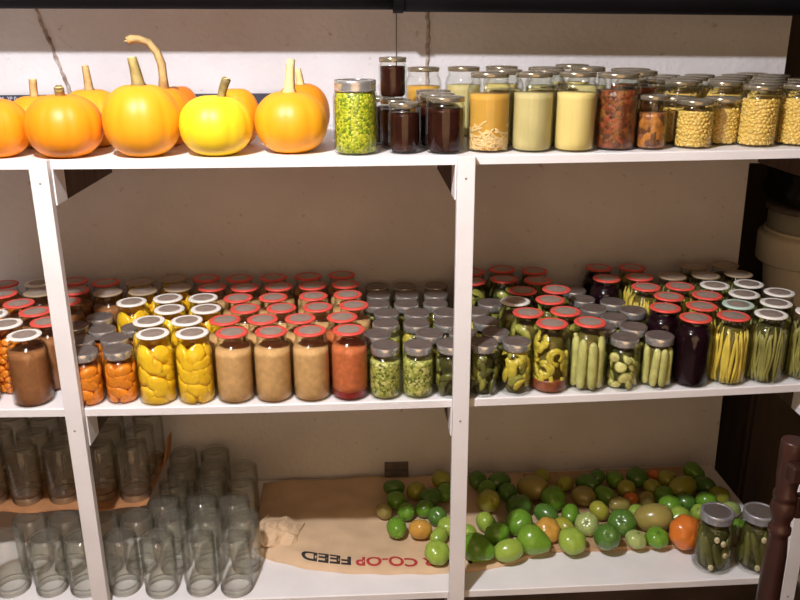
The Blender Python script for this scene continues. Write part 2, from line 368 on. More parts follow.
# rough diagonal and upright seams of filler on the wall
def seam(p0, p1, wd, n):
    pts = []; rad = []
    for k in range(n):
        t = k / (n - 1); x = p0[0] + (p1[0] - p0[0]) * t + rnd.uniform(-.002, .002); z = p0[1] + (p1[1] - p0[1]) * t
        pts.append((x, WY - .001, z)); rad.append(wd * rnd.uniform(.6, 1.25))
    m_ = MB(); m_.tube(pts, rad, 9); return m_
tag(link('filler_seam', seam((-.170, .318), (-.105, .09), .0055, 26).mesh('filler_seam', [M['filler']])), 'rough slanting seam of filler on the white wall above the left pumpkins', 'seam')
tag(link('filler_seam', seam((.826, .316), (.827, .05), .0052, 26).mesh('filler_seam', [M['filler']])), 'rough upright seam of filler on the white wall behind the broth jars', 'seam')
mb = MB(); mb.tube([(.744, WY - .004, .318), (.7435, WY - .004, .25), (.743, WY - .004, .16)], .0011, 6)
tag(link('hanging_string', mb.mesh('hanging_string', [M['string']])), 'thin dark string hanging on the wall above the dark jam jars', 'string')

# black pipe along the top with its coupling
pr = thing('black_pipe', 'black pipe running along the top of the wall above the shelves', 'pipe', (.74, .40, .36))
def pipe(x0, z0, x1, z1, r):
    m_ = MB(); n = 12
    m_.tube([(x0 + (x1 - x0) * k / n - .74, 0, z0 + (z1 - z0) * k / n - .36 + r) for k in range(n + 1)], r, 24); return m_
link('pipe_length', pipe(-1.6, .322, .745, .3105, .05).mesh('pipe_length', [M['pipe']]), pr)
link('pipe_length', pipe(.745, .306, 2.3, .287, .054).mesh('pipe_length', [M['pipe']]), pr)
for hx in (-.9, 2.1):
    m_ = MB(); m_.tube([(hx - .74, 0, .045), (hx - .74, 0, .835)], .004, 8); link('hanger', m_.mesh('hanger', [M['pipe']]), pr)
link('coupling', pipe(.728, .3025, .752, .3025, .058).mesh('coupling', [M['pipe']]), pr)

# ------------------------------------------------------------------ shelving unit
su = thing('shelving_unit', 'white painted wooden shelving unit with three long shelves along the wall', 'shelves', (.86, .3, -1.42))
off = Vector((-.86, -.3, 1.42)); X0, X1 = -.9, 1.735
def board(i, th):
    m_ = MB(); n = 40; vs = []; fs = []
    for k in range(n + 1):
        x = X0 + (X1 - X0) * k / n; z = zs(i, x)
        vs += [Vector((x, y, zz)) + off for (y, zz) in ((.022, z - .002), (.024, z), (WY - .004, z), (WY - .004, z - th), (.022, z - th))]
    for k in range(n):
        for j in range(5):
            j2 = (j + 1) % 5; fs.append((k * 5 + j, k * 5 + j2, (k + 1) * 5 + j2, (k + 1) * 5 + j))
    fs.append((4, 3, 2, 1, 0)); fs.append(tuple(n * 5 + j for j in range(5)))
    m_.add(vs, fs, 0, False); return m_.mesh('shelf_board', [M['paint']])
for i in range(3): link('shelf_board', board(i, .019), su)
for px in (0., .86, 1.697):
    m_ = MB(); m_.box(px - .0185, px + .0185, 0, .021, -1.42, .0215, 0, .0015, Matrix.Translation(off))
    po = link('post', m_.mesh('post', [M['paint']]), su)
    for i in range(3):
        z = zs(i, px) - .0095
        m_ = MB(); m_.lathe([(0, .0008), (.0022, .0006), (.0026, 0)], 12, 0, Matrix.Translation(off + Vector((px + rnd.uniform(-.004, .004), 0, z - .035))) @ Matrix.Rotation(PI / 2, 4, 'X'))
        link('nail_head', m_.mesh('nail_head', [M['nail']]), po)
    for i in range(3):
        z = zs(i, px) - .0195
        m_ = MB(); m_.box(px - .021, px + .021, .0225, .085, z - .074, z, 0, .001, Matrix.Translation(off))
        m_.box(px - .0205, px + .0205, .085, .42, z - .0735, z, 1, .001, Matrix.Translation(off))
        link('support_rail', m_.mesh('support_rail', [M['paint'], M['darkwood']]), su)
# ------------------------------------------------------------------ jars
def jar_profile(r, Hg, rn, sh=.72, nk=.87):
    """outer wall of a jar, base to mouth"""
    p = [(0, .0035), (r * .72, .003), (r * .84, 0), (r - .005, .0005), (r - .0015, .004), (r, .010), (r, Hg * sh * .5), (r, Hg * sh)]
    for k in range(1, 6):
        t = k / 5; e = math.sin(t * PI / 2)
        p.append((r + (rn - r) * (1 - math.cos(t * PI / 2)) * .75 + (rn - r) * t * .25, Hg * (sh + (nk - sh) * (e * .6 + t * .4))))
    z0 = Hg * nk
    p += [(rn, z0 + (Hg - z0) * .15), (rn + .0014, z0 + (Hg - z0) * .3), (rn, z0 + (Hg - z0) * .45), (rn + .0012, z0 + (Hg - z0) * .6), (rn, z0 + (Hg - z0) * .75), (rn, Hg)]
    return p
def wall(prof, th=.0026, base=.004):
    inner = [(max(r - th, 0), max(z, base + .0015)) for (r, z) in prof if z > .008]
    inner = [(0, base), (inner[0][0] * .8, base)] + inner
    return prof + inner[::-1]
def rin(prof, z, th=.0034):
    q = [p for p in prof if p[0] > .02]
    z = max(z, q[0][1])
    for a, b in zip(q, q[1:]):
        if a[1] <= z <= b[1]: return a[0] + (b[0] - a[0]) * ((z - a[1]) / (b[1] - a[1] + 1e-9)) - th
    return q[-1][0] - th

def fill_prof(prof, z1, inset=0., z0=.0048):
    out = [(0, z0), (rin(prof, .004) * .9 - inset, z0)]
    n = 9
    for k in range(n + 1):
        z = z0 + .003 + (z1 - z0 - .003) * k / n; out.append((rin(prof, z) - inset, z))
    out.append((0, z1)); return out

def contents(kind, r, Hg, rn, sh, nk, seed):
    prof = jar_profile(r, Hg, rn, sh, nk); R = random.Random(seed); m_ = MB(); top = Hg * .80
    def clamp(q):
        q = Vector(q); q.z = min(max(q.z, .005), Hg * .97); lim = rin(prof, q.z) - .0006; d = math.hypot(q.x, q.y)
        if d > lim: q.x *= lim / d; q.y *= lim / d
        return q
    def lumps(n_round, z0, z1, dz, semi, mi, jit=.4, tilt=.6):
        z = z0; row = 0
        while z < z1:
            n = n_round
            for k in range(n):
                a = 2 * PI * (k + .5 * (row % 2) + R.uniform(-.15, .15)) / n
                sc = R.uniform(.85, 1.15); zz = z + R.uniform(-jit, jit) * dz
                er = Vector((math.cos(a), math.sin(a), 0)); et = Vector((-math.sin(a), math.cos(a), 0)); ez = Vector((0, 0, 1))
                ro = R.uniform(-tilt, tilt); u = et * math.cos(ro) + ez * math.sin(ro); v = -et * math.sin(ro) + ez * math.cos(ro)
                m_.ellip(er * (r - .0035 - semi[2] * .8) + ez * zz, (u * semi[0] * sc, v * semi[1] * sc, er * semi[2]), 12, 7, mi, clamp)
            z += dz; row += 1
    if kind in ('tan', 'brown', 'beet', 'jam', 'relish', 'brightrelish', 'salsa', 'darkorange', 'palebroth', 'creambroth', 'pink'):
        lv = {'jam': .82, 'salsa': .80, 'darkorange': .70, 'palebroth': .76, 'creambroth': .76, 'relish': .76, 'brightrelish': .93, 'beet': .93, 'brown': .80}.get(kind, .79) * Hg
        if kind == 'pink':
            m_.lathe(fill_prof(prof, lv, .0, .02), 36, 0); m_.lathe(fill_prof(prof, .0215), 36, 1); mats = [M['pink'], M['winered']]
        else:
            m_.lathe(fill_prof(prof, lv), 36, 0); mats = [M[kind]]
    elif kind == 'peach':
        m_.lathe(fill_prof(prof, top, .007), 28, 0); lumps(5, .014, top, .0215, (.0260, .0180, .013), 1, .35, 1.2); mats = [M['syrup'], M['peach']]
    elif kind == 'orange':
        m_.lathe(fill_prof(prof, top, .006), 28, 0); lumps(5, .011, top, .0175, (.0215, .0140, .011), 1, .35, 1.2); mats = [M['osyrup'], M['orange']]
    elif kind == 'chunk':
        m_.lathe(fill_prof(prof, top, .006), 28, 0); lumps(9, .011, top, .014, (.0115, .0085, .009), 1); mats = [M['osyrup'], M['orange']]
    elif kind == 'corn':
        m_.lathe(fill_prof(prof, Hg * .80, .003), 28, 0); z = .009; row = 0
        while z < Hg * .81:
            n = 26
            for k in range(n):
                a = 2 * PI * (k + .5 * (row % 2) + R.uniform(-.25, .25)) / n; ra = R.uniform(-.9, .9)
                er = Vector((math.cos(a), math.sin(a), 0)); et = Vector((-math.sin(a), math.cos(a), 0)); ez = Vector((0, 0, 1))
                u = et * math.cos(ra) + ez * math.sin(ra); v = ez * math.cos(ra) - et * math.sin(ra)
                m_.ellip(er * (rin(prof, z) - .0032) + ez * (z + R.uniform(-.0036, .0036)), (u * .0052, v * .0037, er * .003), 7, 5, 1, clamp)
            z += .0072; row += 1
        mats = [M['cornmilk'], M['corn']]
    elif kind == 'spear':
        m_.lathe(fill_prof(prof, Hg * .86, .012), 28, 0)
        n = 8
        for k in range(n):
            a = 2 * PI * (k + R.uniform(-.1, .1)) / n; er = Vector((math.cos(a), math.sin(a), 0)); et = Vector((-math.sin(a), math.cos(a), 0))
            h = Hg * R.uniform(.72, .82); lean = et * R.uniform(-.006, .006); w_ = (r - .004) * .27
            m_.tube([er * (r - .0035 - w_ * .9) + lean * t + Vector((0, 0, .007 + h * t)) for t in (0, .03, .1, .3, .5, .7, .88, .96, 1)], [w_ * f for f in (.45, .75, .95, 1.03, 1, 1, .92, .7, .3)], 12, 1, clamp)
        mats = [M['brine'], M['palecuke']]
    elif kind == 'slice':
        m_.lathe(fill_prof(prof, top, .010), 28, 0); z = .014; row = 0
        while z < top:
            for k in range(6):
                a = 2 * PI * (k + .5 * (row % 2) + R.uniform(-.2, .2)) / 6; er = Vector((math.cos(a), math.sin(a), 0))
                nrm = (er + Vector((R.uniform(-.7, .7), R.uniform(-.7, .7), R.uniform(-.8, .8)))).normalized(); u = nrm.orthogonal().normalized(); v = nrm.cross(u)
                c = er * (r - .0125) + Vector((0, 0, z + R.uniform(-.005, .005))); s_ = R.uniform(.85, 1.2)
                m_.ellip(c, (u * .0152 * s_, v * .0152 * s_, nrm * .0046), 12, 6, 1 if R.random() < .6 else 2, clamp)
                m_.ellip(c, (u * .0164 * s_, v * .0164 * s_, nrm * .0030), 12, 6, 2, clamp)
            z += .0205; row += 1
        mats = [M['greenbrine'], M['slice'], M['pickle']]
    elif kind in ('ybean', 'gbean'):
        m_.lathe(fill_prof(prof, Hg * .86, .009), 28, 0)
        for k in range(60):
            a = R.uniform(0, 2 * PI); h = Hg * R.uniform(.70, .84); b = R.uniform(-.30, .30); c = R.uniform(-.25, .25); rr = r - R.uniform(.007, .011)
            pts = []
            for j in range(8):
                t = j / 7; aa = a + b * t + c * math.sin(t * PI)
                pts.append((rr * math.cos(aa), rr * math.sin(aa), .007 + h * t))
            m_.tube(pts, [.0022, .0036, .0039, .0037, .0039, .0037, .0034, .0015], 6, 1, clamp)
        mats = [M['brine'] if kind == 'ybean' else M['greenbrine'], M[kind]]
    elif kind in ('pepper', 'pepperring', 'mixed', 'greenmix'):
        m_.lathe(fill_prof(prof, Hg * .84, .011), 28, 0)
        n = {'pepper': 19, 'pepperring': 34, 'mixed': 22, 'greenmix': 22}[kind]
        for k in range(n):
            a = R.uniform(0, 2 * PI); z = .022 + (Hg * .70) * (k + R.random() * .5) / n
            er = Vector((math.cos(a), math.sin(a), 0)); et = Vector((-math.sin(a), math.cos(a), 0)); ez = Vector((0, 0, 1))
            if kind == 'pepperring':
                q = [er * (r - .010) + et * (.017 * math.cos(t)) + ez * (z + .016 * math.sin(t)) for t in [j * 2 * PI * .82 / 9 + a * 3 for j in range(10)]]
                m_.tube(q, .0060, 7, 1, clamp)
            else:
                ro = R.uniform(-1.4, 1.4); u = et * math.cos(ro) + ez * math.sin(ro); v = ez * math.cos(ro) - et * math.sin(ro); l = R.uniform(.018, .03)
                q = [er * (r - .011) + ez * z + u * (l * (t - .5) * 2) + v * (.010 * math.sin(t * PI)) for t in [j / 7 for j in range(8)]]
                w_ = R.uniform(.0078, .0108); m_.tube(q, [w_ * .5, w_ * .9, w_, w_, w_ * .95, w_ * .85, w_ * .6, w_ * .25], 8, 1 if R.random() < .72 else 2, clamp)
        if kind == 'pepperring': m_.lathe(fill_prof(prof, Hg * .2), 28, 3)
        mats = [M['brine'] if kind != 'greenmix' else M['greenbrine'], M['pepper'] if kind in ('pepper', 'pepperring') else (M['pickle'] if kind == 'mixed' else M['darkcuke']), M['pickle'], M['redbits']]
    elif kind == 'noodlebroth':
        m_.lathe(fill_prof(prof, Hg * .75, .0012), 36, 0)
        for k in range(110):
            a = R.uniform(0, 2 * PI); z = .008 + R.random() ** 1.3 * (.042 + .012 * math.sin(a * 2 + 1)); pts = []; b = R.uniform(.5, 1.4) * R.choice((-1, 1)); zz = R.uniform(-.012, .012)
            for j in range(7):
                t = j / 6; aa = a + b * t; pts.append(((r - .0048) * math.cos(aa), (r - .0048) * math.sin(aa), z + zz * math.sin(t * PI * 1.5)))
            m_.tube(pts, .0024, 6, 1, clamp)
        mats = [M['broth'], M['noodle']]
    elif kind == 'dill':
        m_.lathe(fill_prof(prof, Hg * .78, .010), 28, 0)
        for k in range(11):
            a = 2 * PI * (k + R.uniform(-.2, .2)) / 11; er = Vector((math.cos(a), math.sin(a), 0)); et = Vector((-math.sin(a), math.cos(a), 0))
            h = Hg * R.uniform(.2, .36); up = (Vector((0, 0, 1)) + et * R.uniform(-.3, .3)).normalized()
            m_.ellip(er * (r - .014) + Vector((0, 0, .012 + h)), (et * .0105, er * .009, up * h), 12, 10, 1, clamp)
        for a, z in ((-2.1, .018), (-1.5, .088), (-1.25, .052), (-.75, .05), (-1.95, .10), (.6, .06)):
            er = Vector((math.cos(a), math.sin(a), 0)); m_.ellip(er * (r - .008) + Vector((0, 0, z)), (Vector((0, 0, .009)), er.cross(Vector((0, 0, 1))) * .007, er * .006), 12, 8, 2, clamp)
        mats = [M['greenbrine'], M['darkcuke'], M['garlic']]
    return m_.mesh('contents', mats)

SHAPE = {  # r, glass height, neck r, shoulder, neck, closure
    'quart': (.0437, .157, .0332, .74, .88, 'ring'),
    'pint': (.0377, .119, .0298, .72, .85, 'tin'),
    'relishquart': (.0465, .145, .0395, .78, .90, 'band2'),
    'tallquart': (.0435, .158, .0365, .78, .90, 'flat'),
    'widequart': (.0462, .158, .0385, .78, .90, 'flat'),
    'salsaquart': (.0445, .154, .0415, .82, .90, 'flat'),
    'smalljam': (.0345, .101, .0315, .80, .88, 'flat'),
    'tinyjam': (.0300, .082, .0275, .80, .88, 'flat'),
    'bigjam': (.0405, .112, .0380, .82, .90, 'flat'),
    'smallwide': (.0325, .109, .0310, .86, .92, 'flat'),
    'cornwide': (.0410, .097, .0395, .84, .90, 'flat'),
    'cornpint': (.0410, .124, .0360, .76, .88, 'flat'),
    'dillquart': (.0480, .156, .0370, .68, .86, 'band'),
}
_c = {}
def cached(key, fn):
    if key not in _c: _c[key] = fn()
    return _c[key]
def lathed(name, prof, mats, seg=36):
    m_ = MB(); m_.lathe(prof, seg); return m_.mesh(name, mats)
def jar(shape, kind, loc, label, group, ring='red', seed=0, rz=None):
    r, Hg, rn, sh, nk, clos = SHAPE[shape]
    o = thing('preserving_jar', label, 'jar', loc, group, rnd.uniform(0, 6.28) if rz is None else rz)
    link('glass_body', cached(('g', shape), lambda: lathed('glass_body', wall(jar_profile(r, Hg, rn, sh, nk)), [M['glass']])), o)
    link('contents', cached(('c', shape, kind, seed), lambda: contents(kind, r, Hg, rn, sh, nk, seed + 11)), o)
    z = Hg
    if clos == 'ring':
        link('sealing_ring', cached(('r', shape, ring), lambda: lathed('sealing_ring', [(.0240, z + .0045), (.0240, z + .0005), (.0345, z + .0003), (.0362, z + .0012), (.0365, z + .0030), (.0357, z + .0046), (.0325, z + .0056), (.0265, z + .0056), (.0240, z + .0045)], [M[ring]])), o)
        link('lid', cached(('l', shape), lambda: lathed('lid', [(.0255, z + .001), (.0257, z + .0052), (.0242, z + .0056), (.020, z + .0048), (.013, z + .0064), (0, z + .0068)], [M['disc']])), o)
    elif clos == 'tin':
        link('screw_band', cached(('b', shape), lambda: lathed('screw_band', [(rn + .0017, z - .013), (rn + .0026, z - .0125), (rn + .0021, z - .009), (rn + .0027, z - .006), (rn + .0022, z - .003), (rn + .0028, z + .0035), (rn + .0015, z + .0050)], [M['band']])), o)
        link('lid', cached(('l', shape), lambda: lathed('lid', [(rn + .0024, z + .0042), (rn + .0012, z + .0056), (rn - .004, z + .0056), (rn - .005, z + .0050), (rn - .012, z + .0056), (0, z + .0060)], [M['tin']])), o)
    elif clos == 'flat':
        link('lid', cached(('l', shape), lambda: lathed('lid', [(rn + .0004, z - .0058), (rn + .0016, z - .0062), (rn + .0015, z - .0035), (rn + .0019, z - .001), (rn + .0018, z + .0022), (rn + .0006, z + .0034), (rn - .004, z + .0034), (rn - .006, z + .0042), (0, z + .0048)], [M['gold']])), o)
    else:
        bm_ = M['band'] if clos == 'band2' else M['bandgrey']
        link('screw_band', cached(('b', shape), lambda: lathed('screw_band', [(rn + .0018, z - .017), (rn + .0036, z - .0168), (rn + .0036, z - .014), (rn + .0028, z - .012), (rn + .0036, z - .009), (rn + .0028, z - .006), (rn + .0036, z - .003), (rn + .0036, z + .004), (rn + .002, z + .0058), (rn - .004, z + .0058), (rn - .0042, z + .0046)], [bm_])), o)
        link('lid', cached(('l', shape), lambda: lathed('lid', [(rn - .004, z + .0046), (rn - .006, z + .0038), (rn - .012, z + .0044), (0, z + .0048)], [M['tin']])), o)
    return o

# middle shelf: rows run from the front edge back to the wall
W, Rd, G_, Br = 'white', 'red', 'greenish', 'brownring'
MID = {  # row: shape, contents per jar (last repeats), ring colours, what it holds, where the row is
    'L_chunk': ('quart', ['chunk'], [Rd, W, W], 'jar of orange chunks', 'the far left row'),
    'L_brown': ('quart', ['brown'], [W, Rd, Rd, Rd], 'jar of brown puree', 'the row left of left post'),
    'L_back': ('quart', ['brown', 'chunk', 'brown', 'chunk'], [Br, Rd, W, Rd], 'dim jar of {}', 'the cluster behind far left jars'),
    'P1': ('pint', ['orange'], [None], 'dark-lidded pint of orange fruit', 'the row touching the left post'),
    'P2': ('pint', ['orange'], [None], 'dark-lidded pint of orange fruit', 'the row beside the yellow peaches'),
    'PL': ('quart', ['brown'], [Rd], 'jar of brown puree', 'the row behind the left post'),
    'B1': ('quart', ['brown'], [Br, Rd], 'jar of brown puree', 'the pair behind the orange pints'),
    'Y0': ('quart', ['peach'], [W, Br, Br], 'jar of yellow peaches', 'the short row behind the orange pints'),
    'Y1': ('quart', ['peach'], [W, W, W, W, Br, Br], 'jar of yellow peaches', 'the left long peach row'),
    'Y2': ('quart', ['peach', 'peach', 'peach', 'peach', 'tan'], [W, W, W, W, Rd, Rd], 'jar of {}', 'the peach row beside the applesauce'),
    'R1': ('quart', ['tan'], [Rd], 'red-ringed jar of tan applesauce', 'the first applesauce row from left'),
    'R2': ('quart', ['tan'], [Rd], 'red-ringed jar of tan applesauce', 'the second applesauce row from left'),
    'R3': ('quart', ['tan'], [Rd], 'red-ringed jar of tan applesauce', 'the third applesauce row from left'),
    'R4': ('quart', ['pink', 'pink', 'tan'], [Rd], 'red-ringed jar of {}', 'the row beside the green chop'),
    'G1': ('pint', ['relish'], [None], 'pint of green chop', 'the row beside the reddish puree'),
    'G2': ('pint', ['relish', 'pepper', 'pepper', 'mixed', 'pepper', 'relish', 'relish'], [None], 'pint of {}', 'the middle dark-lidded row left of centre post'),
    'G3': ('pint', ['greenmix', 'mixed', 'pepper', 'mixed', 'pepper', 'relish', 'relish'], [None], 'pint of {}', 'the row touching the centre post'),
    'D0': ('pint', ['greenmix'], [None], 'dark pint of pickles half hidden by the centre post', ''),
    'D1': ('pint', ['pepper', 'greenmix', 'pepper', 'pepper', 'mixed'], [None], 'dark-lidded pint of {}', 'the row right of the centre post'),
    'N1': ('quart', ['greenmix'], [Rd], 'red-ringed jar of dark pickles', 'the back pair right of the centre post'),
    'Q1': ('quart', ['pepperring', 'mixed', 'mixed', 'greenmix', 'greenmix', 'mixed'], [Rd, Rd, W, Rd, Rd, Rd], 'jar of {}', 'the row with pepper rings in front'),
    'Q2': ('quart', ['spear', 'mixed', 'mixed', 'greenmix', 'greenmix', 'greenmix'], [Rd], 'red-ringed jar of {}', 'the row with cucumber spears in front'),
    'D2': ('pint', ['slice', 'mixed', 'mixed', 'pepper', 'mixed', 'greenmix'], [None], 'dark-lidded pint of {}', 'the row with cucumber slices in front'),
    'D3': ('pint', ['spear', 'slice', 'mixed', 'mixed', 'pepper'], [None], 'dark-lidded pint of {}', 'the row left of the beets'),
    'BB': ('quart', ['beet'], [Rd], 'red-ringed jar of near-black beets', 'the back pair near the wall'),
    'BC': ('quart', ['ybean', 'mixed'], [Rd], 'red-ringed jar of {}', 'the back pair behind the beans'),
    'BE': ('quart', ['beet', 'beet', 'beet', 'ybean'], [Rd], 'red-ringed jar of {}', 'the row with beets in front'),
    'YB': ('quart', ['ybean', 'ybean', 'ybean', 'ybean', 'gbean'], [Rd, Rd, Rd, Rd, Br], 'jar of {}', 'the row with yellow beans in front'),
    'W1': ('quart', ['gbean'], [W, G_, W, W, Br, Br], 'pale-ringed jar of olive beans', 'the row beside the yellow beans'),
    'W2': ('quart', ['gbean'], [W, W, W, W, Br, Br], 'pale-ringed jar of olive beans', 'the row at the right end'),
}
KN = {'chunk': 'orange chunks', 'brown': 'brown puree', 'peach': 'yellow peaches', 'tan': 'tan applesauce', 'pink': 'reddish puree', 'relish': 'green chop', 'pepper': 'yellow peppers',
      'mixed': 'mixed pickles', 'greenmix': 'dark pickles', 'pepperring': 'pepper rings', 'spear': 'cucumber spears', 'slice': 'cucumber slices', 'ybean': 'yellow beans', 'gbean': 'olive beans', 'beet': 'dark beets'}
for row, (shape, kinds, rings, hold, where) in MID.items():
    pts = POS[row]
    for k, (x, y) in enumerate(pts):
        kd = kinds[min(k, len(kinds) - 1)]; rg = rings[min(k, len(rings) - 1)]
        h = hold.format(KN.get(kd, kd))
        if len(set(rings)) > 1 and 'ringed' not in h: h = {Rd: 'red', W: 'white', Br: 'brown', G_: 'green'}[rg] + '-ringed ' + h
        o_ = 'front one' if k == 0 else ('rearmost' if k == len(pts) - 1 else ORD[k] + ' from front')
        if k == 0 and row in ('L_back', 'PL', 'B1', 'Y0', 'N1', 'BB', 'BC'): o_ = 'nearer one' if len(pts) == 2 else 'nearest one'
        lab = h + (', ' + o_ + ' in ' + where if where else '')
        jar(shape, kd, (x, y, zs(1, x)), lab, 'preserving jars on the middle shelf', rg, seed=(k % 2) if kd not in ('tan', 'brown', 'beet', 'relish') else 0)

# top shelf jars
def tj(shape, kind, x, y, label, group, z=None, seed=0): return jar(shape, kind, (x, y, zs(0, x) if z is None else z), label, group, seed=seed)
GJ, GB, GC = 'dark jam jars', 'broth and sauce jars', 'jars of corn'
tj('relishquart', 'brightrelish', .635, .072, 'jar of bright green relish with a silver screw band beside the pumpkins', GB)
tj('smalljam', 'jam', .737, .075, 'small jar of dark jam in front of the stacked jam jars', GJ)
sj = tj('smalljam', 'jam', .722, .152, 'small dark jam jar at the bottom of the stack of two', GJ)
tj('tinyjam', 'jam', .716, .150, 'small dark jam jar standing on top of another jam jar', GJ, zs(0, .722) + .1060)
tj('smalljam', 'jam', .690, .225, 'small dark jam jar in the gap behind the green relish', GJ)
tj('bigjam', 'jam', .822, .068, 'wider jar of dark jam, front one left of the noodle broth', GJ)
tj('bigjam', 'jam', .812, .155, 'wider jar of dark jam, second from front left of the noodle broth', GJ)
tj('bigjam', 'jam', .812, .242, 'wider jar of dark jam, third from front left of the noodle broth', GJ)
tj('widequart', 'noodlebroth', .916, .085, 'tall jar of amber broth with noodles settled at the bottom', GB)
tj('tallquart', 'palebroth', 1.007, .075, 'tall jar of pale olive broth between noodle broth and creamy broth', GB)
tj('tallquart', 'creambroth', 1.096, .067, 'tall jar of creamy yellow broth left of the red salsa', GB)
tj('salsaquart', 'salsa', 1.186, .08, 'tall jar of red salsa, the front one', GB)
tj('tallquart', 'noodlebroth', .797, .345, 'tall broth jar in the back behind the dark jam jars', GB)
tj('tallquart', 'palebroth', .893, .345, 'tall broth jar in the back left of the noodle broth', GB)
tj('tallquart', 'palebroth', .965, .19, 'tall pale broth jar in the second row behind the noodle broth', GB)
tj('tallquart', 'creambroth', .985, .35, 'tall broth jar in the back between noodle and olive broth', GB)
tj('tallquart', 'palebroth', 1.055, .17, 'tall pale broth jar close behind the front pair of broths', GB)
tj('widequart', 'palebroth', 1.075, .275, 'tall jar rising behind the olive broth', GB, zs(0, 1.075) + .0)
tj('widequart', 'creambroth', 1.165, .39, 'tall jar rising in the back behind the creamy broth', GB)
tj('widequart', 'palebroth', 1.17, .265, 'tall jar between the creamy broth and the rear salsa jar', GB)
tj('salsaquart', 'salsa', 1.262, .24, 'tall jar of red salsa behind the front salsa jar', GB)
tj('salsaquart', 'salsa', 1.247, .148, 'red salsa jar peeping out right of the front salsa jar', GB)
tj('smallwide', 'darkorange', 1.262, .07, 'small jar of dark orange chunks between the salsa and the corn', GB)
tj('cornwide', 'corn', 1.357, .078, 'squat wide jar of corn, front one right of the orange chunks', GC)
tj('cornwide', 'corn', 1.346, .165, 'squat jar of corn peeping out left of the front corn jar', GC, seed=1)
tj('cornwide', 'corn', 1.437, .125, 'squat jar of corn set back right of the front corn jar', GC, seed=1)
tj('cornpint', 'corn', 1.498, .083, 'taller jar of corn at the front, second from the right edge', GC)
tj('cornpint', 'corn', 1.586, .085, 'taller jar of corn at the front right edge of the picture', GC, seed=1)
cg = [(1.39, .255), (1.475, .215), (1.55, .172), (1.635, .165), (1.35, .335), (1.43, .33), (1.512, .295), (1.595, .255), (1.68, .25), (1.395, .415), (1.475, .405), (1.558, .375), (1.64, .34), (1.44, .50), (1.525, .485), (1.61, .455), (1.69, .42), (1.365, .50), (1.675, .51)]
rowsc = sorted(cg, key=lambda p: p[0])
for k, (x, y) in enumerate(rowsc):
    tj('cornpint', 'corn', x, y, 'corn jar behind the front corn jars, %s from left counting the hidden lids' % ORD[k] if k < 17 else 'corn jar behind the front corn jars, %s rightmost of the lids' % ('second' if k == 17 else 'the'), GC, seed=k % 2)

# ------------------------------------------------------------------ empty jars upside down, and the card between the tiers
EH = .156
def empty_mesh(seed, name, rb, rn):
    p = jar_profile(rb, EH - .001, rn, .79, .875)
    p = [(r + (.0030 if abs(z - EH * .915) < .0035 or abs(z - EH * .955) < .0035 else 0), z) for (r, z) in p[:-5]] + [(rn, EH * .885), (rn + .0004, EH * .90), (rn + .0032, EH * .912), (rn + .0004, EH * .925), (rn + .0004, EH * .94), (rn + .0032, EH * .952), (rn + .0004, EH * .965), (rn + .001, EH * .98), (rn + .001, EH - .001)]
    w_ = wall(p, .0030, .006); m_ = MB(); m_.lathe([(a, EH - b) for (a, b) in w_][::-1], 40)
    return m_.mesh('glass_body', [M['glass_old']])
EM = [empty_mesh(0, 'a', .0415, .0370), empty_mesh(1, 'b', .0400, .0345)]
def empties(rows, z_of, place, group, what):
    for c, row in enumerate(rows):
        for k, (x, y) in enumerate(POS[row]):
            o = link('empty_jar', EM[(c + k) % 2], None, (x, y, z_of(x)), (0, 0, rnd.uniform(0, 6)))
            tag(o, what(c, k, len(POS[row])), 'jar', group)
colname = ['the far left column', 'the second column from left', 'the column left of the left post', 'the column right of the left post', 'the third column from the paper sack', 'the second column from the paper sack', 'the column beside the paper sack']
empties(['E1', 'E2', 'E3', 'E4', 'E5', 'E6', 'E7'], lambda x: zs(2, x), None, 'empty jars upside down on the bottom shelf',
        lambda c, k, n: 'empty glass jar upside down, %s in %s' % ('front one' if k == 0 else ORD[k] + ' from front', colname[c]))
CZ = zs(2, -.1) + EH + .0008
tier = ['front row', 'second row', 'third row']
empties(['U', 'V', 'X'], lambda x: CZ + .0042, None, 'empty jars upside down on the card',
        lambda c, k, n: 'empty jar upside down on the brown card, %s from left in its %s' % (ORD[k], tier[c]))
card = thing('cardboard_sheet', 'orange-brown cardboard sheet lying on the upside-down empty jars', 'cardboard', (-.2, .35, CZ))
mb = MB(); n = 36; vs = []; fs = []
for k in range(n + 1):
    x = -.68 + .755 * k / n; fr = .188 + .006 * math.sin(x * 37) + .012 * (x + .2) ** 2 * 4
    if k == n: fr += .012
    for (y, z) in ((fr, 0), (fr, .0036), (.475, .0036), (.475, 0)): vs.append((x + .2, y - .35, z + (.0005 * math.sin(x * 60))))
for k in range(n):
    for j in range(4): fs.append((k * 4 + j, k * 4 + (j + 1) % 4, (k + 1) * 4 + (j + 1) % 4, (k + 1) * 4 + j))
fs += [(3, 2, 1, 0), tuple(n * 4 + j for j in range(4))]
mb.add(vs, fs, 0, False); link('sheet', mb.mesh('sheet', [M['card']]), card)
mb = MB(); mb.add([(.275, .04, .004), (.275, .125, .004), (.283, .125, .068), (.281, .09, .066), (.279, .04, .002), (.279, .125, .002), (.287, .125, .066), (.285, .09, .064)],
                  [(0, 1, 2, 3), (7, 6, 5, 4), (0, 3, 7, 4), (3, 2, 6, 7), (1, 5, 6, 2), (0, 4, 5, 1)], 0, False)
link('folded_flap', mb.mesh('folded_flap', [M['card']]), card)
